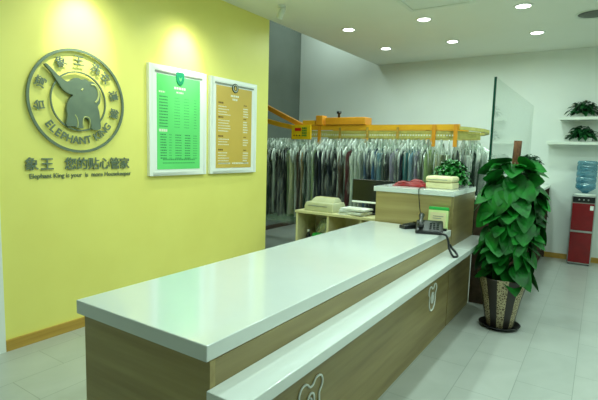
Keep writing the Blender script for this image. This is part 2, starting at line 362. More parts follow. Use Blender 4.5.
# ------------------------------------------------------------------ elephant emblem
RE = .366
t = thing('wall_emblem', 'round grey-green raised elephant emblem with lettering mounted on the yellow wall', 'wall sign', (XW, 1.912, 1.684))
MB().lathe([(RE, .012), (RE, .024), (RE-.018, .024), (RE-.018, .012), (RE, .012)], 96, axis='x', cap=False).build('outer_ring', M_letter, t)
ri = RE*.575
MB().lathe([(ri, .012), (ri, .024), (ri-.009, .024), (ri-.009, .012), (ri, .012)], 80, axis='x', cap=False).build('inner_ring', M_letter, t)
def cp(x, y): return (((x-149)/127*RE-.04)*.9+.016, -(y-158-(x-149)*.03)/140*RE+.008)
elephant = [(62,73),(68,72),(78,80),(93,94),(106,104),(120,111),(130,108),(140,101),(152,98),(163,103),(172,99),(184,105),(194,104),(206,111),(214,124),(218,142),(216,161),(209,172),
            (213,186),(215,205),(216,235),(190,236),(188,224),(184,214),(176,206),(167,207),(164,220),(165,234),(143,232),(139,229),(116,228),(117,212),(119,198),(117,184),(120,168),(129,153),(137,146),(124,142),(109,133),(97,118),(82,96),(70,83)]
def smooth_poly(P, k=3):
    out = []; n = len(P)
    for i in range(n):
        p0, p1, p2, p3 = P[i-1], P[i], P[(i+1) % n], P[(i+2) % n]
        for j in range(k):
            s = j/k
            out.append(tuple(.5*((2*p1[c])+(-p0[c]+p2[c])*s+(2*p0[c]-5*p1[c]+4*p2[c]-p3[c])*s*s+(-p0[c]+3*p1[c]-3*p2[c]+p3[c])*s**3) for c in (0, 1)))
    return out
poly = smooth_poly([cp(*p) for p in elephant])
def tri_prism(poly, d0, d1):
    b = MB(); a = [b.bm.verts.new((d0, u, v)) for u, v in poly]; c = [b.bm.verts.new((d1, u, v)) for u, v in poly]; n = len(a)
    e0 = [b.bm.edges.new((a[i], a[(i+1) % n])) for i in range(n)]; bmesh.ops.triangle_fill(b.bm, edges=e0, use_beauty=True)
    e1 = [b.bm.edges.new((c[i], c[(i+1) % n])) for i in range(n)]; bmesh.ops.triangle_fill(b.bm, edges=e1, use_beauty=True)
    for i in range(n): b.face([a[i], a[(i+1) % n], c[(i+1) % n], c[i]])
    return b
el = tri_prism(poly, .012, .034).build('elephant_silhouette', M_letter, t)
def line(pts, name, wd=.0032):
    P = [(.034, *cp(*p)) for p in pts]; MB().tube(P, wd, 6).build(name, M_gold, el)
def bez(P, n=10):
    out = []
    for i in range(len(P)-1):
        p0, p1, p2, p3 = P[max(i-1, 0)], P[i], P[i+1], P[min(i+2, len(P)-1)]
        for j in range(n):
            s = j/n; out.append(tuple(.5*((2*p1[c])+(-p0[c]+p2[c])*s+(2*p0[c]-5*p1[c]+4*p2[c]-p3[c])*s*s+(-p0[c]+3*p1[c]-3*p2[c]+p3[c])*s**3) for c in range(len(p1))))
    return out+[tuple(P[-1])]
line(bez([(189,113),(201,114),(209,124),(212,140),(208,154),(201,161)]), 'ear_line', .0075)
line([(160,131),(165,126)], 'eye', .006)
line(bez([(140,198),(146,208),(148,222),(146,233)]), 'leg_line'); line(bez([(164,234),(163,216),(168,203),(180,204),(184,212),(182,234)]), 'leg_line')
for ch, a in zip('台湾象王洗衣連鎖', (190, 159, 116, 89, 62, 43, 14, -13)):
    ra = math.radians(a); rr = RE*.775
    text_obj('character', ch, .078, M_letter, t, .003, .0010, onwall(rr*math.cos(ra), rr*math.sin(ra), .018, ra-PI/2))
arc = 'ELEPHANT KING'
wdt = {'I': .42, ' ': .55, 'K': 1.0, 'L': .85, 'N': 1.08, 'G': 1.1, 'H': 1.05, 'A': 1.05}
tot = sum(wdt.get(c, .95) for c in arc); pos = 0
for c in arc:
    wc = wdt.get(c, .95); fr = (pos+wc/2)/tot; pos += wc
    if c == ' ': continue
    a = math.radians(213+fr*(328-213)); rr = RE*.765
    text_obj('letter', c, .072, M_letter, t, .003, .0012, onwall(rr*math.cos(a), rr*math.sin(a), .018, a+PI/2, 1.0, 1.05))
t = thing('wall_slogan', 'two lines of raised grey-green lettering on the yellow wall below the round emblem', 'wall lettering', (XW, 1.935, 1.2))
xs = [-.365, -.262, None, -.095, -.006, .084, .175, .263, .350]
for ch, u in zip('象王 您的贴心管家', xs):
    if u is None: continue
    text_obj('character', ch, .093, M_letter, t, .003, .0012, onwall(u, .032, .012))
o = text_obj('small_lettering', 'Elephant King is your  is  more Housekeeper',   .045, M_letter, t, .002, .0003, onwall(.02, -.045, .006))
dm = o.dimensions; k = .79/max(o.dimensions[1], .01)
for v in o.data.vertices: v.co.y = .015+(v.co.y-.02)*k

# ------------------------------------------------------------------ framed posters
def poster(name, label, y0, y1, pm, badge_m, rowsf):
    z0, z1 = 1.127, 2.062; yc = (y0+y1)/2; W = y1-y0; H = z1-z0
    t = thing(name, label, 'poster', (XW, yc, z0))
    b = MB(); e = .038
    b.box(0, -W/2, 0, .034, -W/2+e, H).box(0, W/2-e, 0, .034, W/2, H).box(0, -W/2+e, 0, .034, W/2-e, e).box(0, -W/2+e, H-e, .034, W/2-e, H)
    b.build('frame', M_frame, t, bevel=.002)
    bx('backing_board', M_frame, 0, -W/2+e, e, .0325, W/2-e, H-e, t)
    bx('clip_rail', M_slot, .0325, -W/2+.06, H-.063, .040, W/2-.06, H-.047, t, .002)
    px0, px1 = -W/2+.078, W/2-.088
    pz0, pz1 = .055, H-.075
    s = bx('sheet', pm, .022, px0, pz0, .0245, px1, pz1, t)
    s.location.x = .0105
    rowsf(s, px0, px1, pz0, pz1, badge_m)
    return t
def dash_rows(b, y0, y1, z, h, wid, gap, d=.0248):
    y = y0
    while y < y1-.003:
        w_ = min(wid*random.uniform(.6, 1.4), y1-y); b.box(.0244, y, z-h/2, d, y+w_, z+h/2); y += w_+gap
def green_rows(s, a, c, z0, z1, bm_):
    m = (a+c)/2+.005
    # shield badge
    P = smooth_poly([(-.042, .05), (0, .056), (.042, .05), (.044, .0), (.03, -.038), (0, -.055), (-.03, -.038), (-.044, 0)], 3)
    q = tri_prism([(u+m, v+z1-.015) for u, v in P], .0245, .031).build('shield_badge', bm_, s)
    P2 = [(-.02, .018), (-.006, .004), (.006, .004), (.02, .018), (.012, -.01), (0, -.024), (-.012, -.01)]
    tri_prism([(u+m, v+z1-.015) for u, v in P2], .031, .0325).build('badge_mark', M_gpost, q)
    b = MB(); dash_rows(b, m-.065, m+.065, z1-.098, .020, .026, .006); dash_rows(b, m-.04, m+.04, z1-.135, .014, .02, .006)
    dash_rows(b, a+.02, a+.085, z1-.145, .014, .02, .005); dash_rows(b, a+.02, a+.11, z1-.47, .022, .02, .004)
    b.build('heading_print', M_wprint, s)
    b = MB()
    for k in range(11):
        z = z1-.185-k*.025
        dash_rows(b, a+.025, a+.115, z, .008, .012, .004)
    for k in range(10):
        z = z1-.505-k*.0225
        dash_rows(b, a+.035, a+.10, z, .009, .012, .004); dash_rows(b, a+.2, a+.27, z, .008, .01, .005); dash_rows(b, a+.31, a+.375, z, .009, .012, .004)
    b.build('price_print', M_gprint, s)
    b = MB()
    for k in range(11):
        z = z1-.185-k*.025
        dash_rows(b, a+.19, a+.25, z, .006, .01, .005); dash_rows(b, a+.3, a+.36, z, .006, .01, .005); dash_rows(b, a+.42, a+.45, z, .006, .01, .005)
    for k in range(10):
        z = z1-.505-k*.0225; dash_rows(b, a+.13, a+.16, z, .007, .01, .004); dash_rows(b, a+.41, a+.46, z, .007, .01, .004)
    dash_rows(b, a+.06, c-.06, z0+.085, .012, .02, .004); dash_rows(b, a+.06, c-.06, z0+.055, .008, .02, .004)
    b.build('faint_print', M_gprint2, s)
def ochre_rows(s, a, c, z0, z1, bm_):
    m = (a+c)/2
    q = MB().lathe([(.001, .0245), (.046, .0245), (.046, .031), (.001, .031)], 28, c=(0, m, z1-.005), axis='x').build('round_badge', bm_, s)
    MB().lathe([(.036, .031), (.036, .0325), (.031, .0325), (.031, .031)], 28, c=(0, m, z1-.005), axis='x', cap=False).build('badge_ring', M_wprint, q)
    tri_prism([(m+u, z1-.005+v) for u, v in ((-.014, -.02), (.014, -.02), (.014, .006), (0, .022), (-.014, .006))], .031, .0325).build('badge_mark', M_opost, q)
    b = MB(); dash_rows(b, m-.06, m+.06, z1-.085, .018, .026, .006); dash_rows(b, m-.035, m+.04, z1-.118, .02, .02, .006)
    for z, k in ((z1-.20, 4), (z1-.335, 5), (z1-.52, 3), (z1-.655, 5)):
        for j in range(k):
            dash_rows(b, a+.03, a+random.uniform(.15, .21), z-j*.026, .008, .014, .004); dash_rows(b, c-.135, c-random.uniform(.05, .075), z-j*.026, .011, .014, .004)
    dash_rows(b, a+.03, a+.21, z0+.045, .014, .03, .005); dash_rows(b, a+.235, c-.04, z0+.045, .014, .03, .005)
    b.build('price_print', M_wprint, s)
    b = MB()
    for z in (z1-.165, z1-.305, z1-.49, z1-.625): dash_rows(b, a+.03, a+.1, z, .016, .018, .004); dash_rows(b, c-.13, c-.08, z, .01, .018, .004)
    b.build('section_print', M_oprint, s)
poster('price_poster', 'green price list poster in white frame with shield badge on yellow wall', 2.512, 3.172, M_gpost, M_badge, green_rows)
poster('price_poster', 'ochre price list poster in white frame with dark round badge on yellow wall', 3.222, 3.925, M_opost, M_badge2, ochre_rows)

# ------------------------------------------------------------------ reception counter
CX0, CX1, CY0, CY1 = -1.63, -.94, .95, 3.622
t = thing('reception_counter', 'long low grey-oak reception counter with glossy white worktop', 'counter', (-1.28, 2.3, 0))
def lo(name, m, x0, y0, z0, x1, y1, z1, bevel=0, par=None): return bx(name, m, x0+1.28, y0-2.3, z0, x1+1.28, y1-2.3, z1, par or t, bevel)
lo('carcass', M_oak, CX0+.045, CY0+.035, .0, -.958, CY1-.002, .734)
lo('end_panel', M_oakx, CX0+.035, CY0+.012, .0, -.938, CY0+.0355, .734)
fp = lo('front_panel', M_oak, -.957, CY0+.036, .0, -.938, CY1-.002, .734)
lo('worktop', M_top, CX0, CY0, .735, CX1, CY1-.002, .789, .004)
lo('ledge', M_top, -.9375, CY0-.005, .605, -.792, CY1-.002, .65, .004)
# outlined animal-face marks on the front panel
def face_mark(yc, zc, s):
    def tubes(b, P, closed, r=.005): b.tube([(-.938+1.28+.004, yc-2.3+u*s, zc+v*s) for u, v in P], r, 6, closed)
    b = MB()
    half = [(0, .80), (.16, .84), (.30, 1.0), (.52, 1.08), (.80, 1.0), (.95, .74), (.88, .48), (.70, .28), (.70, .0), (.70, -.35), (.54, -.70), (.26, -.90), (0, -.94)]
    out = smooth_poly(half+[(-u, v) for u, v in half[-2:0:-1]], 3)
    tubes(b, out, True)
    o = b.build('face_emblem', M_paper, t, smooth=True)
    b = MB(); tubes(b, smooth_poly([(-.22, .36), (0, .5), (.22, .36), (.26, .02), (.12, -.3), (-.12, -.3), (-.26, .02)], 4), True); b.build('nose_outline', M_paper, o, smooth=True)
    b = MB(); tubes(b, [(-.08, .32), (.06, .22), (-.06, .1), (.06, -.06), (-.04, -.2)], False); b.build('nose_wrinkle', M_paper, o, smooth=True)
face_mark(1.555, .32, .098); face_mark(3.205, .343, .092)

# tall cabinet at the counter's end
TX0, TX1, TY0, TY1 = -1.615, -.935, 3.625, 4.36
t = thing('tall_reception_cabinet', 'taller grey-oak cabinet with white top at the far end of the counter', 'cabinet', (-1.28, 4.0, 0))
def lo2(name, m, x0, y0, z0, x1, y1, z1, bevel=0): return bx(name, m, x0+1.28, y0-4, z0, x1+1.28, y1-4, z1, t, bevel)
lo2('carcass', M_oakx, TX0+.02, TY0+.012, 0, -.958, TY1-.012, 1.048)
lo2('side_panel', M_oak, -.957, TY0+.012, 0, -.938, TY1-.012, 1.048)
lo2('top', M_top, TX0, TY0, 1.049, TX1, TY1, 1.091, .003)
lo2('ledge', M_top, -.9375, TY0-.004, .605, -.792, TY1-.03, .65, .004)

# ------------------------------------------------------------------ display cabinet, glass screen
t = thing('display_cabinet', 'low dark brown open-shelf cabinet with white top behind the tall potted plant', 'cabinet', (-.8, 5.75, 0))
DX0, DX1, DY0, DY1, DZ = -.14, .24, -1.36, 1.34, 1.0
b = MB(); b.box(DX0, DY0, 0, DX0+.02, DY1, DZ-.03); b.build('back_panel', M_dark, t)
for y in (DY0, -.45, .45, DY1-.025): bx('upright', M_dark, DX0+.02, y, 0, DX1, y+.025, DZ-.03, t)
for z in (.04, .36, .68): 
    for y in (DY0, -.45, .45): bx('shelf', M_dark, DX0+.02, y+.025, z, DX1-.012, y+(.885 if y == DY0 else .9 if y < 0 else .865), z+.022, t)
bx('top', M_lam, DX0-.01, DY0, DZ-.03, DX1+.008, DY1, DZ, t, .002)
t = thing('glass_screen', 'tall clear glass screen with dark green edge standing on the cabinet', 'glass partition', (-.84, 4.4, DZ))
bx('pane', M_glass, -.005, .006, 0, .005, 2.7, 1.07, t)
bx('pane_edge', M_gedge, -.010, -.012, 0, .010, .0058, 1.07, t)

# ------------------------------------------------------------------ wall shelves
t = thing('wall_shelf', 'upper white floating wall shelf above the water cooler', 'shelf', (-.5, YB, 1.862), group='floating wall shelves')
bx('board', M_lam, 0, -.24, 0, .95, 0, .038, t, .002)
t = thing('wall_shelf', 'lower white floating wall shelf above the water cooler', 'shelf', (-.625, YB, 1.545), group='floating wall shelves')
bx('board', M_lam, 0, -.24, 0, 1.08, 0, .038, t, .002)

# ------------------------------------------------------------------ foliage
def leaf(b, base, d, up, L, W, droop=.35, fold=.25, heart=True, nu=6):
    """one leaf blade: rows along d, three columns each side, folded on the midrib and drooping"""
    d = d.normalized(); s = d.cross(up).normalized(); n = s.cross(d).normalized(); rows = []
    for i in range(nu+1):
        u = i/nu
        if heart: wd = W/2*(math.sin(PI*min(1, (u*.9+.1))**.66))**.72 if u < 1 else 0
        else: wd = W/2*math.sin(PI*(u*.94+.03))
        c = base + d*(L*u) - Vector((0, 0, 1))*(L*droop*u*u)
        if heart and i == 0: ys = [(-.5*wd*1.3, -.10*L), (0, 0), (.5*wd*1.3, -.10*L)]
        else: ys = [(-wd, 0), (0, 0), (wd, 0)]
        rows.append([b.bm.verts.new(c+s*y+d*q+n*(abs(y)*fold)) for y, q in ys])
    for r0, r1 in zip(rows, rows[1:]):
        for k in (0, 1): b.face([r0[k], r0[k+1], r1[k+1], r1[k]])
def bush(par, name, m, n, rx, ry, h, L, W, z0=0, rnd=random, up_bias=.5, droop=.5, cx=0, cy=0):
    b = MB()
    for i in range(n):
        a = rnd.uniform(0, 2*PI); e = rnd.uniform(0, 1)**.8; el = e*PI/2
        r = rnd.uniform(.45, 1)
        p = Vector((cx+rx*r*math.cos(el)*math.cos(a), cy+ry*r*math.cos(el)*math.sin(a), z0+h*r*math.sin(el)))
        d = Vector((math.cos(a), math.sin(a), rnd.uniform(-.4, .2)+up_bias*e)); q = rnd.uniform(.75, 1.2)
        leaf(b, p, d, Vector((rnd.uniform(-.3, .3), rnd.uniform(-.3, .3), 1)), L*q, W*q, droop, .3, False, 4)
    return b.build(name, m, par, smooth=True)

# the tall pothos on its pole
PX, PY = -.585, 3.905
tag(MB().lathe([(.001, 0), (.115, 0), (.15, .022), (.158, .03), (.150, .032), (.112, .012), (.001, .012)], 48).build('plant_saucer', M_black, smooth=True, loc=(PX, PY, 0)), 'round black plant saucer on the floor under the striped pot', 'saucer')
t = thing('potted_pothos', 'tall leafy green potted climber on a coir pole beside the counter', 'plant', (PX, PY, .0125))
MB().lathe([(.001, 0), (.098, 0), (.105, .01), (.145, .22), (.19, .40), (.193, .41), (.182, .41), (.168, .37), (.001, .37)], 56).build('pot', M_pot, t, smooth=True)
MB().lathe([(.001, .371), (.166, .371), (.1, .385), (.001, .39)], 32).build('soil', M_soil, t, smooth=True)
pl0, pl1 = Vector((.0, 0, .38)), Vector((.035, .0, 1.485))
MB().tube([pl0.lerp(pl1, k/10) for k in range(11)], .029, 16).build('moss_pole', M_moss, t, smooth=True)
rnd = random.Random(21); b = MB(); st = MB()
for i in range(215):
    u = ((i+.5)/215)**.92; z = .41+u*.88
    prof = .125+.095*math.sin(PI*min(1, (u*.95+.10)))**.7 if u < .93 else .13
    a = i*2.39996+rnd.uniform(-.4, .4)
    k = rnd.uniform(.4, 1.0); ax = pl0.lerp(pl1, (z-.38)/1.1)
    r = prof*k
    p = Vector((ax.x+math.cos(a)*r, ax.y+math.sin(a)*r, z+rnd.uniform(-.02, .06)))
    L = rnd.uniform(.10, .20)
    if u < .88: d = Vector((math.cos(a)*.55+rnd.uniform(-.65, .65), math.sin(a)*.55+rnd.uniform(-.65, .65), rnd.uniform(-1.1, -.15)))
    else: d = Vector((math.cos(a)*.85, math.sin(a)*.85, rnd.uniform(-.5, .25)))
    while math.hypot(p.x+d.normalized().x*L-ax.x, p.y+d.normalized().y*L-ax.y) > .28: L *= .92; d.x *= .9; d.y *= .9
    upv = Vector((math.cos(a), math.sin(a), .55))+Vector((rnd.uniform(-.8, .8), rnd.uniform(-.8, .8), rnd.uniform(-.3, .6)))
    if .45 < z < .95 and p.x+d.x*L < -.17 and p.y+d.y*L > -.32: p.x += -.17-(p.x+d.x*L)   # leans clear of the ledge
    leaf(b, p, d, upv, L, L*.95, rnd.uniform(.05, .25), rnd.uniform(.03, .2), True, 8)
    st.tube([(ax.x, ax.y, z-.06), tuple(Vector((ax.x, ax.y, z-.02)).lerp(p, .6)+Vector((0, 0, .03))), tuple(p)], .0028, 5)
b.build('foliage', M_leaf, t, smooth=True); st.build('stems', M_stem, t, smooth=True)

# leafy bush on the tall cabinet
t = thing('potted_bush', 'bushy bright green small-leaved plant on the tall cabinet top', 'plant', (-1.12, 4.19, 1.0912))
MB().lathe([(.001, 0), (.06, 0), (.085, .1), (.088, .105), (.08, .105), (.001, .09)], 28).build('pot', M_porc, t, smooth=True)
bush(t, 'foliage', M_leaf3, 1000, .155, .15, .21, .042, .036, z0=.03, rnd=random.Random(3))
# dark little plant on the display cabinet
t = thing('potted_fern', 'small dark leafy plant on the display cabinet behind the coir pole', 'plant', (-.67, 5.8, DZ))
MB().lathe([(.001, 0), (.055, 0), (.08, .2), (.082, .21), (.074, .21), (.001, .19)], 24).build('pot', M_porc, t, smooth=True)
bush(t, 'foliage', M_leaf2, 260, .115, .115, .20, .06, .038, z0=.20, rnd=random.Random(5))
# two plants on the wall shelves
def shelf_plant(label, x, z, seed):
    t = thing('shelf_plant', label, 'plant', (x, YB-.125, z), group='trailing plants on the wall shelves')
    MB().box(-.12, -.045, 0, .12, .045, .055).build('trough', M_porc, t, bevel=.008)
    bush(t, 'foliage', M_leaf2, 220, .16, .08, .15, .07, .05, z0=.045, rnd=random.Random(seed), up_bias=.7, droop=.55)
shelf_plant('trailing green plant in white trough on the upper wall shelf', -.24, 1.9005, 11)
shelf_plant('trailing green plant in white trough on the lower wall shelf', -.24, 1.5835, 12)

# ------------------------------------------------------------------ water cooler
t = thing('water_cooler', 'dark red two-door water cooler with blue bottle against the back wall', 'water cooler', (-.145, 6.965, 0))
bx('body', M_steel, -.133, -.125, .012, .133, .135, .895, t, .006)
for sx in (-1, 1):
    for sy in (-1, 1): MB().lathe([(.014, 0), (.012, .013)], 12, c=(sx*.11, sy*.1, 0)).build('foot', M_black, t)
d = bx('lower_door', M_red, -.121, -.137, .03, .121, -.126, .425, t, .004)
d = bx('upper_door', M_red, -.121, -.137, .45, .121, -.126, .80, t, .004)
bx('door_trim', M_steel, -.128, -.141, .428, .128, -.1255, .446, t, .002)
pn = bx('control_panel', M_black, -.121, -.135, .81, .121, -.126, .885, t, .003)
for k in range(3): MB().lathe([(.01, -.005), (.010, .006)], 12, c=(-.05+.05*k, -.141, .848), axis='y').build('button', M_steel, pn)
bx('sticker', M_paper, .075, -.1385, .72, .112, -.1372, .775, t)
MB().lathe([(.12, .8955), (.12, .91), (.075, .925), (.05, .925), (.05, .9)], 32).build('bottle_collar', M_lam, t, smooth=True)
prof = [(.03, .926), (.045, .945), (.10, .98)]
z = .98
for k in range(4): prof += [(.113, z+.012), (.113, z+.062), (.105, z+.072), (.105, z+.078)]; z += .078
prof += [(.113, z+.01), (.113, z+.03), (.10, z+.048), (.001, z+.05)]
MB().lathe(prof, 32).build('bottle', M_bottle, t, smooth=True)
MB().lathe([(.001, .93), (.028, .93), (.043, .948), (.098, .983), (.103, 1.0), (.103, 1.2), (.001, 1.2)], 32).build('water', glass_mat('pale_water', (.8, .93, .96)), t, smooth=True)

# ------------------------------------------------------------------ shelf unit behind the counter
SX0, SX1, SY0, SY1, SH = -2.645, -1.64, 3.98, 4.36, .752
t = thing('cubby_shelf_unit', 'cream open cubby unit behind the counter, in front of the clothes', 'shelf unit', ((SX0+SX1)/2, (SY0+SY1)/2, 0))
hw, hd = (SX1-SX0)/2, (SY1-SY0)/2
bx('top', M_cream, -hw-.01, -hd-.01, SH-.025, hw+.01, hd, SH, t, .002)
bx('back_panel', M_cream, -hw, hd-.015, .0, hw, hd, SH-.025, t)
for x in (-hw, -.13, .235, hw-.022): bx('upright', M_cream, x, -hd, 0, x+.022, hd-.015, SH-.025, t)
for x0, x1 in ((-hw+.022, -.13), (-.108, .235), (.257, hw-.022)):
    for z in (.04, .36): bx('shelf', M_cream, x0, -hd+.005, z, x1, hd-.015, z+.02, t)
# things in the first cubby
def lump(prof, n, seed, c=(0, 0, 0), sx=1, sy=1, amp=.08):
    r = random.Random(seed); b = MB(); rings = []
    ph = [r.uniform(0, 6) for _ in range(4)]
    for q, z in prof: rings.append([(c[0]+sx*q*(1+amp*math.sin(3*2*PI*i/n+ph[0]+z*20)+amp*.6*math.sin(7*2*PI*i/n+ph[1]-z*30))*math.cos(2*PI*i/n), c[1]+sy*q*(1+amp*math.sin(4*2*PI*i/n+ph[2]+z*15))*math.sin(2*PI*i/n), c[2]+z) for i in range(n)])
    return b.loft(rings)
zc = .3805
tag(lump([(.001, 0), (.10, 0), (.12, .06), (.115, .15), (.085, .22), (.05, .27), (.001, .28)], 28, 4, sx=.9, sy=.7).build('plastic_bag', M_bag, smooth=True, loc=(-2.42, 4.225, zc)), 'clear crumpled plastic bag standing in the left cubby of the shelf unit', 'bag')
tag(lump([(.001, 0), (.085, 0), (.09, .04), (.085, .12), (.06, .135), (.001, .138)], 24, 9, sx=.95, sy=.5, amp=.05).build('green_packet', M_green, smooth=True, loc=(-2.42, 4.085, zc)), 'bright green packet in front of the plastic bag in the left cubby', 'packet')
tb = thing('bottle', 'small black bottle beside the green packet in the left cubby', 'bottle', (-2.555, 4.09, zc))
MB().lathe([(.001, 0), (.024, 0), (.026, .01), (.026, .1), (.012, .125), (.012, .135), (.001, .135)], 20).build('body', M_black, tb, smooth=True)
MB().lathe([(.014, .1352), (.014, .158), (.001, .16)], 16).build('cap', M_paper, tb, smooth=True)
# dot-matrix printer on top
t = thing('receipt_printer', 'beige desktop printer with ribbed top on the cream shelf unit', 'printer', (-2.40, 4.16, SH), -.06)
rings = []
for z, dx, dy in ((0, .175, .13), (.05, .175, .13), (.085, .165, .12), (.092, .16, .115)): rings.append([(a*dx, c*dy, z) for a, c in ((-1,-1),(1,-1),(1,1),(-1,1))])
MB().loft(rings).build('body', M_beige, t, bevel=.006)
rings = []
for z, dx, y0, y1 in ((.0922, .145, -.06, .10), (.12, .135, -.03, .09), (.135, .125, -.005, .08)): rings.append([(-dx, y0, z), (dx, y0, z), (dx, y1, z), (-dx, y1, z)])
MB().loft(rings).build('lid', M_beige, t, bevel=.005)
for k in range(9): MB().box(-.113+k*.027, -.004, .1355, -.1+k*.027, .075, .139).build('lid_rib', M_crm, t)
bx('paper_slot', M_slot, -.13, -.1335, .052, .11, -.1305, .06, t)
MB().lathe([(.018, -.024), (.018, 0)], 18, c=(-.1755, .02, .06), axis='x').build('knob', M_crm, t, smooth=True)
# fanned magazines
for i, (dx, dy, rz, lb) in enumerate([(0, 0, .12, 'white magazine lying flat, bottom of the pile on the shelf unit'), (.015, -.012, -.22, 'white magazine second from the bottom of the pile on the shelf unit'), (-.01, .01, .34, 'white magazine second from the top of the pile on the shelf unit'), (.03, -.012, -.05, 'white magazine on the very top of the pile on the shelf unit')]):
    t = thing('magazine', lb, 'magazine', (-2.03+dx, 4.11+dy, SH+.0003+i*.0165), rz, 'magazines on the shelf unit')
    bx('pages', M_paper, -.135, -.095, .001, .135, .095, .015, t)
    b = MB(); b.box(-.137, -.097, 0, .139, .097, .001).box(-.137, -.097, .015, .139, .097, .0162); b.build('cover', [M_paper, M_frame, mat('pale_cover', (214, 226, 216), .4)][i % 3], t)
    bx('cover_print', [M_slot, M_gprint2, M_slot, M_beige][i], -.1, -.06, .0162, .08, -.01, .0164, t)
# dark monitor
t = thing('computer_monitor', 'black computer monitor with pale lower edge between cubby unit and tall cabinet', 'monitor', (-1.915, 4.28, SH))
bx('screen', M_screen, -.22, -.018, .125, .22, -.012, .342, t)
bx('housing', M_black, -.225, -.012, .11, .225, .022, .347, t, .004)
bx('bezel', M_frame, -.225, -.02, .106, .225, -.0122, .125, t, .002)
bx('stand', M_black, -.03, -.002, .012, .03, .02, .16, t, .003)
bx('stand_base', M_black, -.11, -.07, 0, .11, .06, .012, t, .003)

# ------------------------------------------------------------------ things on the tall cabinet and counter
# red padded pouch
t = thing('red_pouch', 'glossy red crumpled pouch lying on the tall cabinet top', 'pouch', (-1.385, 3.90, 1.0912), .15)
def padded(n, a, c, h, seed):
    r = random.Random(seed); ph = [r.uniform(0, 6) for _ in range(6)]; b = MB(); top = []; bot = []
    for i in range(n+1):
        u = i/n*2-1; ra = []; rb = []
        for j in range(n+1):
            v = j/n*2-1; k = max(0, (1-abs(u)**3)*(1-abs(v)**3)); tp = .55+.45*(u+1)/2
            z = h*(k**.5)*(.75+.25*math.sin(u*6+ph[0]+v*3)+.15*math.sin(v*9+ph[1]))*(.45+.55*(u+1)/2)
            ra.append(b.bm.verts.new((u*a, v*c*tp, .004+z))); rb.append(b.bm.verts.new((u*a, v*c*tp, 0)))
        top.append(ra); bot.append(rb)
    for i in range(n):
        for j in range(n):
            b.face([top[i][j], top[i+1][j], top[i+1][j+1], top[i][j+1]]); b.face([bot[i][j], bot[i][j+1], bot[i+1][j+1], bot[i+1][j]])
    for i in range(n):
        b.face([top[i][0], bot[i][0], bot[i+1][0], top[i+1][0]]); b.face([top[i][n], top[i+1][n], bot[i+1][n], bot[i][n]])
        b.face([top[0][i], top[0][i+1], bot[0][i+1], bot[0][i]]); b.face([top[n][i], bot[n][i], bot[n][i+1], top[n][i+1]])
    return b
padded(18, .15, .11, .068, 2).build('body', M_redp, t, smooth=True)
MB().tube([(-.10, -.055, .02), (-.02, -.07, .04), (.06, -.08, .052), (.13, -.08, .045)], .0035, 6).build('seam', M_red, t, smooth=True)
# cream printer
t = thing('cream_till_printer', 'cream plastic till printer with rounded lid on the tall cabinet corner', 'printer', (-1.11, 3.90, 1.0912), -.05)
bx('base', M_crm, -.115, -.085, 0, .115, .085, .05, t, .008)
bx('lid', M_crm, -.122, -.09, .0515, .117, .09, .103, t, .022)
bx('paper_slot', M_slot, -.09, -.0925, .073, .07, -.0895, .078, t)
bx('button', M_slot, .07, -.05, .1025, .09, -.03, .1045, t)
# cable down the cabinet front
tag(MB().tube(bez([(-1.238, 3.84, 1.097), (-1.236, 3.72, 1.0965), (-1.215, 3.62, 1.0955), (-1.212, 3.608, 1.06), (-1.20, 3.612, .95), (-1.18, 3.61, .84), (-1.185, 3.595, .80), (-1.23, 3.58, .7935), (-1.25, 3.54, .7935)], 8), .0035, 8).build('cable', M_black, smooth=True), 'thin dark cable running down the cabinet front from the cream printer', 'cable')
# card terminal
t = thing('card_terminal', 'black card terminal lying on the counter left of the phone', 'card terminal', (-1.215, 3.475, .7892), 1.0)
rings = [[(-.085, -.037, 0), (.085, -.042, 0), (.085, .042, 0), (-.085, .037, 0)], [(-.088, -.038, .022), (.088, -.044, .036), (.088, .044, .036), (-.088, .038, .022)], [(-.08, -.032, .028), (.08, -.036, .046), (.08, .036, .046), (-.08, .032, .028)]]
MB().loft(rings).build('body', M_black, t, bevel=.005)
bx('screen', M_screen, .03, -.025, .0435, .07, .025, .048, t, .001)
b = MB()
for i in range(4):
    for j in range(3): b.box(-.062+i*.02, -.024+j*.018, .030+i*.0022, -.047+i*.02, -.011+j*.018, .0355+i*.0022)
b.build('keypad', M_key, t)
# phone with hanging cord
t = thing('desk_telephone', 'black desk telephone at the counter corner with cord hanging over the edge', 'telephone', (-1.04, 3.385, .7892), .3)
t.scale = (1.15, 1.15, 1.15)
rings = [[(-.085, -.08, 0), (.085, -.08, 0), (.085, .09, 0), (-.085, .09, 0)], [(-.087, -.082, .018), (.087, -.082, .018), (.087, .092, .062), (-.087, .092, .062)], [(-.078, -.073, .026), (.078, -.073, .026), (.078, .083, .07), (-.078, .083, .07)]]
MB().loft(rings).build('body', M_black, t, bevel=.005)
b = MB()
for i in range(3):
    for j in range(4): b.box(.0+i*.022, -.055+j*.026, .031+j*.0078, .015+i*.022, -.038+j*.026, .037+j*.0078)
b.build('keypad', M_key, t)
MB().tube(bez([(-.055, -.085, .045), (-.055, -.06, .068), (-.055, .0, .082), (-.055, .06, .102), (-.055, .10, .094)], 5), [.02]+[.021]*4+[.014]*13+[.02]*3, 12).build('handset', M_black, t, smooth=True)
b = MB(); cx = bez([(.055, -.09, .02), (.085, -.10, .012), (.105, -.11, .004), (.118, -.12, -.03), (.125, -.135, -.07), (.15, -.16, -.112), (.175, -.14, -.112), (.165, -.11, -.095), (.140, -.10, -.07), (.128, -.10, -.05)], 9)
b.tube(cx, .0075, 8); b.build('cord', M_black, t, smooth=True)
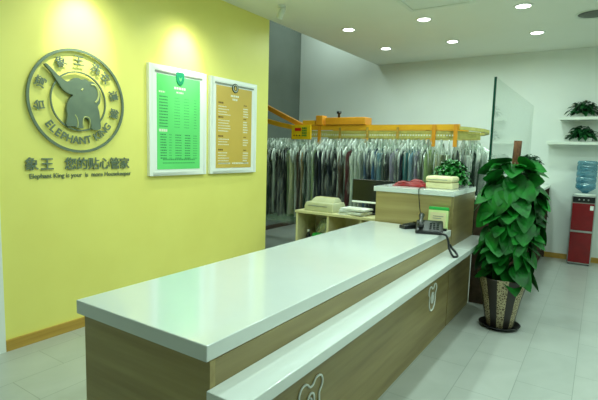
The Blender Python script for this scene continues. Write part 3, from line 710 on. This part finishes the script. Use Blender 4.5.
# card holder standing behind the phone
t = thing('card_holder', 'pale green notice card holder with bright green top behind the phone', 'card holder', (-1.035, 3.575, .7892), .1)
t.scale = (1.3, 1.1, 1.3)
Mt = Matrix.Rotation(math.radians(-10), 4, 'X')
MB().box(-.058, -.02, .0, .058, .02, .115, Mt).build('body', M_pgreen, t, bevel=.003)
MB().box(-.058, -.02, .1155, .058, .02, .135, Mt).build('header', M_green, t, bevel=.003)
b = MB(); b.box(-.046, -.0215, .012, .046, -.0202, .102, Mt); b.build('card', M_crm, t)
b = MB()
for x0, z0, x1, z1 in ((-.02, .03, .004, .05), (.012, .036, .03, .052), (-.032, .022, .03, .027), (-.03, .075, .032, .080), (-.03, .063, .02, .067)): b.box(x0, -.0225, z0, x1, -.0214, z1, Mt)
b.build('card_print', M_slot, t)
bx('foot', M_black, -.06, -.05, 0, .06, -.024, .012, t)

# ------------------------------------------------------------------ garment conveyor
YN, YFAR, ZR = 5.2, 5.9, 1.678
XEND = -1.56; RR = (YFAR-YN)/2; YM = (YN+YFAR)/2
t = thing('garment_conveyor', 'yellow motorised garment conveyor rail with many covered clothes hanging along it', 'conveyor', (-2.5, YM, 0))
def lc(p): return (p[0]+2.5, p[1]-YM, p[2])
def run(off, z, x0=-3.35, dy=0):
    pts = [(x0, YN+off, z)]+[(x, YN+off, z) for x in (-3, -2.5, -2, -1.75)]
    for k in range(11):
        a = -PI/2+PI*k/10; pts.append((XEND+(RR-off)*math.cos(a), YM+(RR-off)*math.sin(a), z))
    pts += [(x, YFAR-off, z) for x in (-2, -2.5, -3, -3.4)]
    return [lc(p) for p in pts]
near = [lc(p) for p in ((-3.40, YN, ZR), (-3.0, YN, ZR), (-2, YN, ZR), (-1.33, YN, ZR))]
MB().beam(near, .06, .062).build('main_beam', M_beamy, t)
MB().beam(run(0, ZR-.055), .035, .03)  .build('hanger_track', M_chain, t)
MB().beam(run(-.02, ZR-.10), .012, .05).build('chain_guard', M_chain, t)
far = [lc(p) for p in ((-3.3, YFAR, ZR), (-1.4, YFAR, ZR))]
MB().beam(far, .06, .062).build('main_beam', M_beamy, t)
cv = []
for k in range(9):
    a = -PI/2+PI*k/8; cv.append(lc((XEND+.10+RR*math.cos(a), YM+RR*math.sin(a), ZR-.07*k/8)))
MB().beam(cv, .05, .035).build('end_bend', M_chain, t)
for x in (-2.8, -2.42, -2.03): bx('track_clamp', M_tan, x-.014+2.5, YN-.04-YM, ZR-.13, x+.014+2.5, YN-.0305-YM, ZR+.0, t)
MB().beam([lc(p) for p in ((-3.40, YN, ZR), (-3.55, YN, ZR+.01), (-3.75, YN, ZR+.045), (-3.95, YN, ZR+.09), (-4.3, YN, ZR+.17))], .06, .062).build('rising_beam', M_beamy, t)
MB().beam([lc(p) for p in ((-3.35, YN+.05, ZR+.0), (-3.62, YN+.05, ZR+.115), (-3.95, YN+.05, ZR+.26), (-4.4, YN+.05, ZR+.47))], .06, .06).build('incline_rail', M_beamo, t)
for x in (-3.10, -1.60, -1.36):
    o = bx('bracket', M_beamo, x-.021+2.5, YN-.045-YM, 1.46, x+.021+2.5, YN-.033-YM, ZR+.03, t)
bx('bracket_head', M_beamo, -3.15+2.5, YN-.06-YM, ZR+.032, -3.05+2.5, YN+.06-YM, ZR+.155, t, .006)
bx('drive_housing', M_beamo, -3.0+2.5, YN-.07-YM, ZR+.032, -2.44+2.5, YN+.13-YM, ZR+.125, t, .008)
MB().lathe([(.014, ZR+.12), (.014, ZR+.17), (.03, ZR+.18), (.03, ZR+.205), (.001, ZR+.208)], 16, c=(-2.84+2.5, YN-YM, 0)).build('knob', M_black, t, smooth=True)
bx('motor', M_beamy, -3.36+2.5, YN-.05-YM, ZR+.035, -3.17+2.5, YN+.06-YM, ZR+.095, t, .006)
cpnl = bx('control_panel', M_panely, -3.52+2.5, YN-.075-YM, ZR-.155, -3.215+2.5, YN-.04-YM, ZR+.035, t, .005)
bx('display', mat('red_display', (210, 40, 20), .4), -3.46+2.5, YN-.079-YM, ZR-.045, -3.365+2.5, YN-.0752-YM, ZR-.005, cpnl)
b = MB()
for i in range(3):
    for j in range(4): b.box(-3.345+i*.026+2.5, YN-.079-YM, ZR-.115+j*.032, -3.326+i*.026+2.5, YN-.0752-YM, ZR-.094+j*.032)
b.build('keypad', mat('green_keys', (60, 140, 50), .4), cpnl)
for x, m in ((-3.47, M_redp), (-3.43, M_black), (-3.385, M_black)): MB().lathe([(.009, -.0052), (.009, 0)], 12, c=(x+2.5, YN-.075-YM, ZR-.105), axis='y').build('button', m, cpnl)
for x in (-2.62, -1.78):
    b = MB(); b.box(x-.025+2.5, -.025, 0, x+.025+2.5, .025, ZR+.02); b.build('post', M_beamy, t)
    b = MB(); b.box(x-.02+2.5, -.32, ZR-.02, x+.02+2.5, .32, ZR+.02); b.build('cross_arm', M_beamy, t)
b = MB()
for k in range(62):
    x = -3.35+k*.032; b.box(x+2.5, YN-.03-YM, ZR-.1, x+.014+2.5, YN-.0265-YM, ZR-.084)
b.build('chain_links', M_paper, t)

# ------------------------------------------------------------------ garments: each hangs from the track across the run
ZH = 1.52       # hook point
def garment_mesh(seed, wd, ln, kind, dark):
    r = random.Random(seed); ph = [r.uniform(0, 6.28) for _ in range(6)]; b = MB(); rings = []; n = 20
    if kind == 'trousers': prof = [(-.15, .17), (-.17, .185), (-.3, .18), (-.6, .175), (-ln, .17)]
    else: prof = [(-.095, .045), (-.115, .10), (-.145, .165), (-.18, .205), (-.26, .215), (-.42, .20), (-.62, .20), (-.82, .205), (-ln, .212)]
    for z, hw in prof:
        hw *= wd; ring = []
        th = .008+.008*min(1, max(0, (-z-.1)/.25))
        for i in range(n):
            a = 2*PI*i/n; c = math.cos(a); s_ = math.sin(a)
            wv = .004*math.sin(5*c*2+ph[0]+z*3)*min(1, -z/.5)+.004*math.sin(9*c+ph[1])
            ring.append((th*s_*(1 if abs(s_) > .2 else .8)+wv, hw*(abs(c)**.75)*(1 if c > 0 else -1), z+.008*math.sin(3*a+ph[2])*(1 if z < -.8 else 0)))
        rings.append(ring)
    return b.loft(rings)
def film_mesh(seed, wd, ln):
    r = random.Random(seed+500); ph = [r.uniform(0, 6.28) for _ in range(6)]; b = MB(); rings = []; n = 26
    prof = [(.02, .03), (-.02, .06), (-.06, .115), (-.105, .17), (-.15, .215), (-.24, .228), (-.42, .222), (-.65, .222), (-.88, .225), (-ln-.06, .222)]
    for z, hw in prof:
        hw *= wd; ring = []; th = .009+.010*min(1, max(0, (-z-.06)/.2))
        for i in range(n):
            a = 2*PI*i/n; c = math.cos(a); s_ = math.sin(a)
            wv = .004*math.sin(7*c+ph[0]+z*5)+.004*math.sin(13*c+ph[1]-z*9)
            ring.append((th*s_+wv*min(1, -z/.3), hw*(abs(c)**.7)*(1 if c > 0 else -1)+.005*math.sin(z*23+ph[3])*c, z+.012*math.sin(4*a+ph[2])*(1 if z < -.9 else 0)))
        rings.append(ring)
    return b.loft(rings, cap=False)
def hanger_mesh(wd):
    b = MB(); h = .19*wd
    b.tube([(0, .012, -.005), (0, .016, .012), (0, .004, .024), (0, -.012, .016), (0, -.008, -.008), (0, 0, -.03), (0, 0, -.062)], .0022, 6)
    b.tube([(0, 0, -.062), (0, h*.5, -.092), (0, h, -.135), (0, 0, -.137), (0, -h, -.135), (0, -h*.5, -.092)], .0024, 6, True)
    return b
PAL = {'dark navy': (34, 40, 56), 'black': (22, 24, 26), 'charcoal': (52, 56, 58), 'grey': (110, 116, 114), 'pale grey': (176, 182, 176), 'white': (226, 230, 224), 'brown': (84, 62, 48), 'tan': (158, 136, 100),
       'pale green': (168, 190, 130), 'olive': (92, 100, 62), 'light blue': (130, 164, 186), 'blue': (70, 100, 140), 'teal': (60, 116, 122), 'lavender': (150, 140, 168), 'cream': (206, 200, 160), 'dark green': (40, 64, 50), 'maroon': (92, 40, 44)}
FAB = {}
def fabric(c):
    if c not in FAB: FAB[c] = mat('fabric_'+c.replace(' ', '_'), PAL[c], .85, c2=tuple(int(v*.85) for v in PAL[c]), scale=40, stretch=(1, 1, .2), bump=.15)
    return FAB[c]
seq = ['dark navy','charcoal','dark green','black','white','black','black','black','pale green','cream','white','brown','tan','dark green','pale grey','pale green','charcoal','dark navy','black','dark navy','charcoal','black','brown','grey','maroon','white','white',
       'pale grey','blue','dark navy','blue','light blue','grey','charcoal','lavender','grey','dark navy','teal','light blue','lavender','grey','pale green','cream','pale green','charcoal','white','dark green','pale grey','charcoal','light blue','dark navy','light blue','white','pale grey','grey','light blue','pale grey','white']
spots = []; x = -3.93
while x < XEND: spots.append((x, YN, 0)); x += .0565
for k in range(7):
    a = -PI/2+.12+k*.235; spots.append((XEND+RR*math.cos(a), YM+RR*math.sin(a), a+PI/2))
variants = [(film_mesh(k, [1, 1.04, .96, 1.0][k], [1.08, 1.02, 1.12, 1.05][k]).build('film', M_film, smooth=True).data) for k in range(4)]
hang = hanger_mesh(1.0).build('hanger', M_wire, smooth=True).data
for o in [o for o in COL.objects if o.name.startswith(('film', 'hanger')) and o.parent is None]: bpy.data.objects.remove(o)
gr = random.Random(77); cache = {}
for i, (x, y, rz) in enumerate(spots):
    c = seq[i % len(seq)]; v = gr.randrange(4); kd = 'coat' if gr.random() < .8 else 'trousers'
    dz = (-.0 if x > -3.4 else 0)
    place = 'on the conveyor' if rz == 0 else 'round the conveyor bend'
    t = thing('garment', '%s garment in clear plastic, %s from the yellow wall %s' % (c, ordinal(i+1), place), 'garment', (x, y, ZH+dz), rz-.16+gr.uniform(-.05, .05), 'covered clothes on the conveyor')
    key = (v, kd, c)
    if key not in cache: 
        o = garment_mesh(v*7+len(cache), [1, 1.04, .96, 1.0][v]*.97, [1.05, .99, 1.09, 1.02][v]-.02, kd, False).build('clothing', fabric(c), t, smooth=True); cache[key] = o.data
    else:
        o = bpy.data.objects.new('clothing', cache[key]); COL.objects.link(o); o.parent = t
    h = bpy.data.objects.new('hanger', hang); COL.objects.link(h); h.parent = t
    f = bpy.data.objects.new('plastic_cover', variants[v]); COL.objects.link(f); f.parent = t
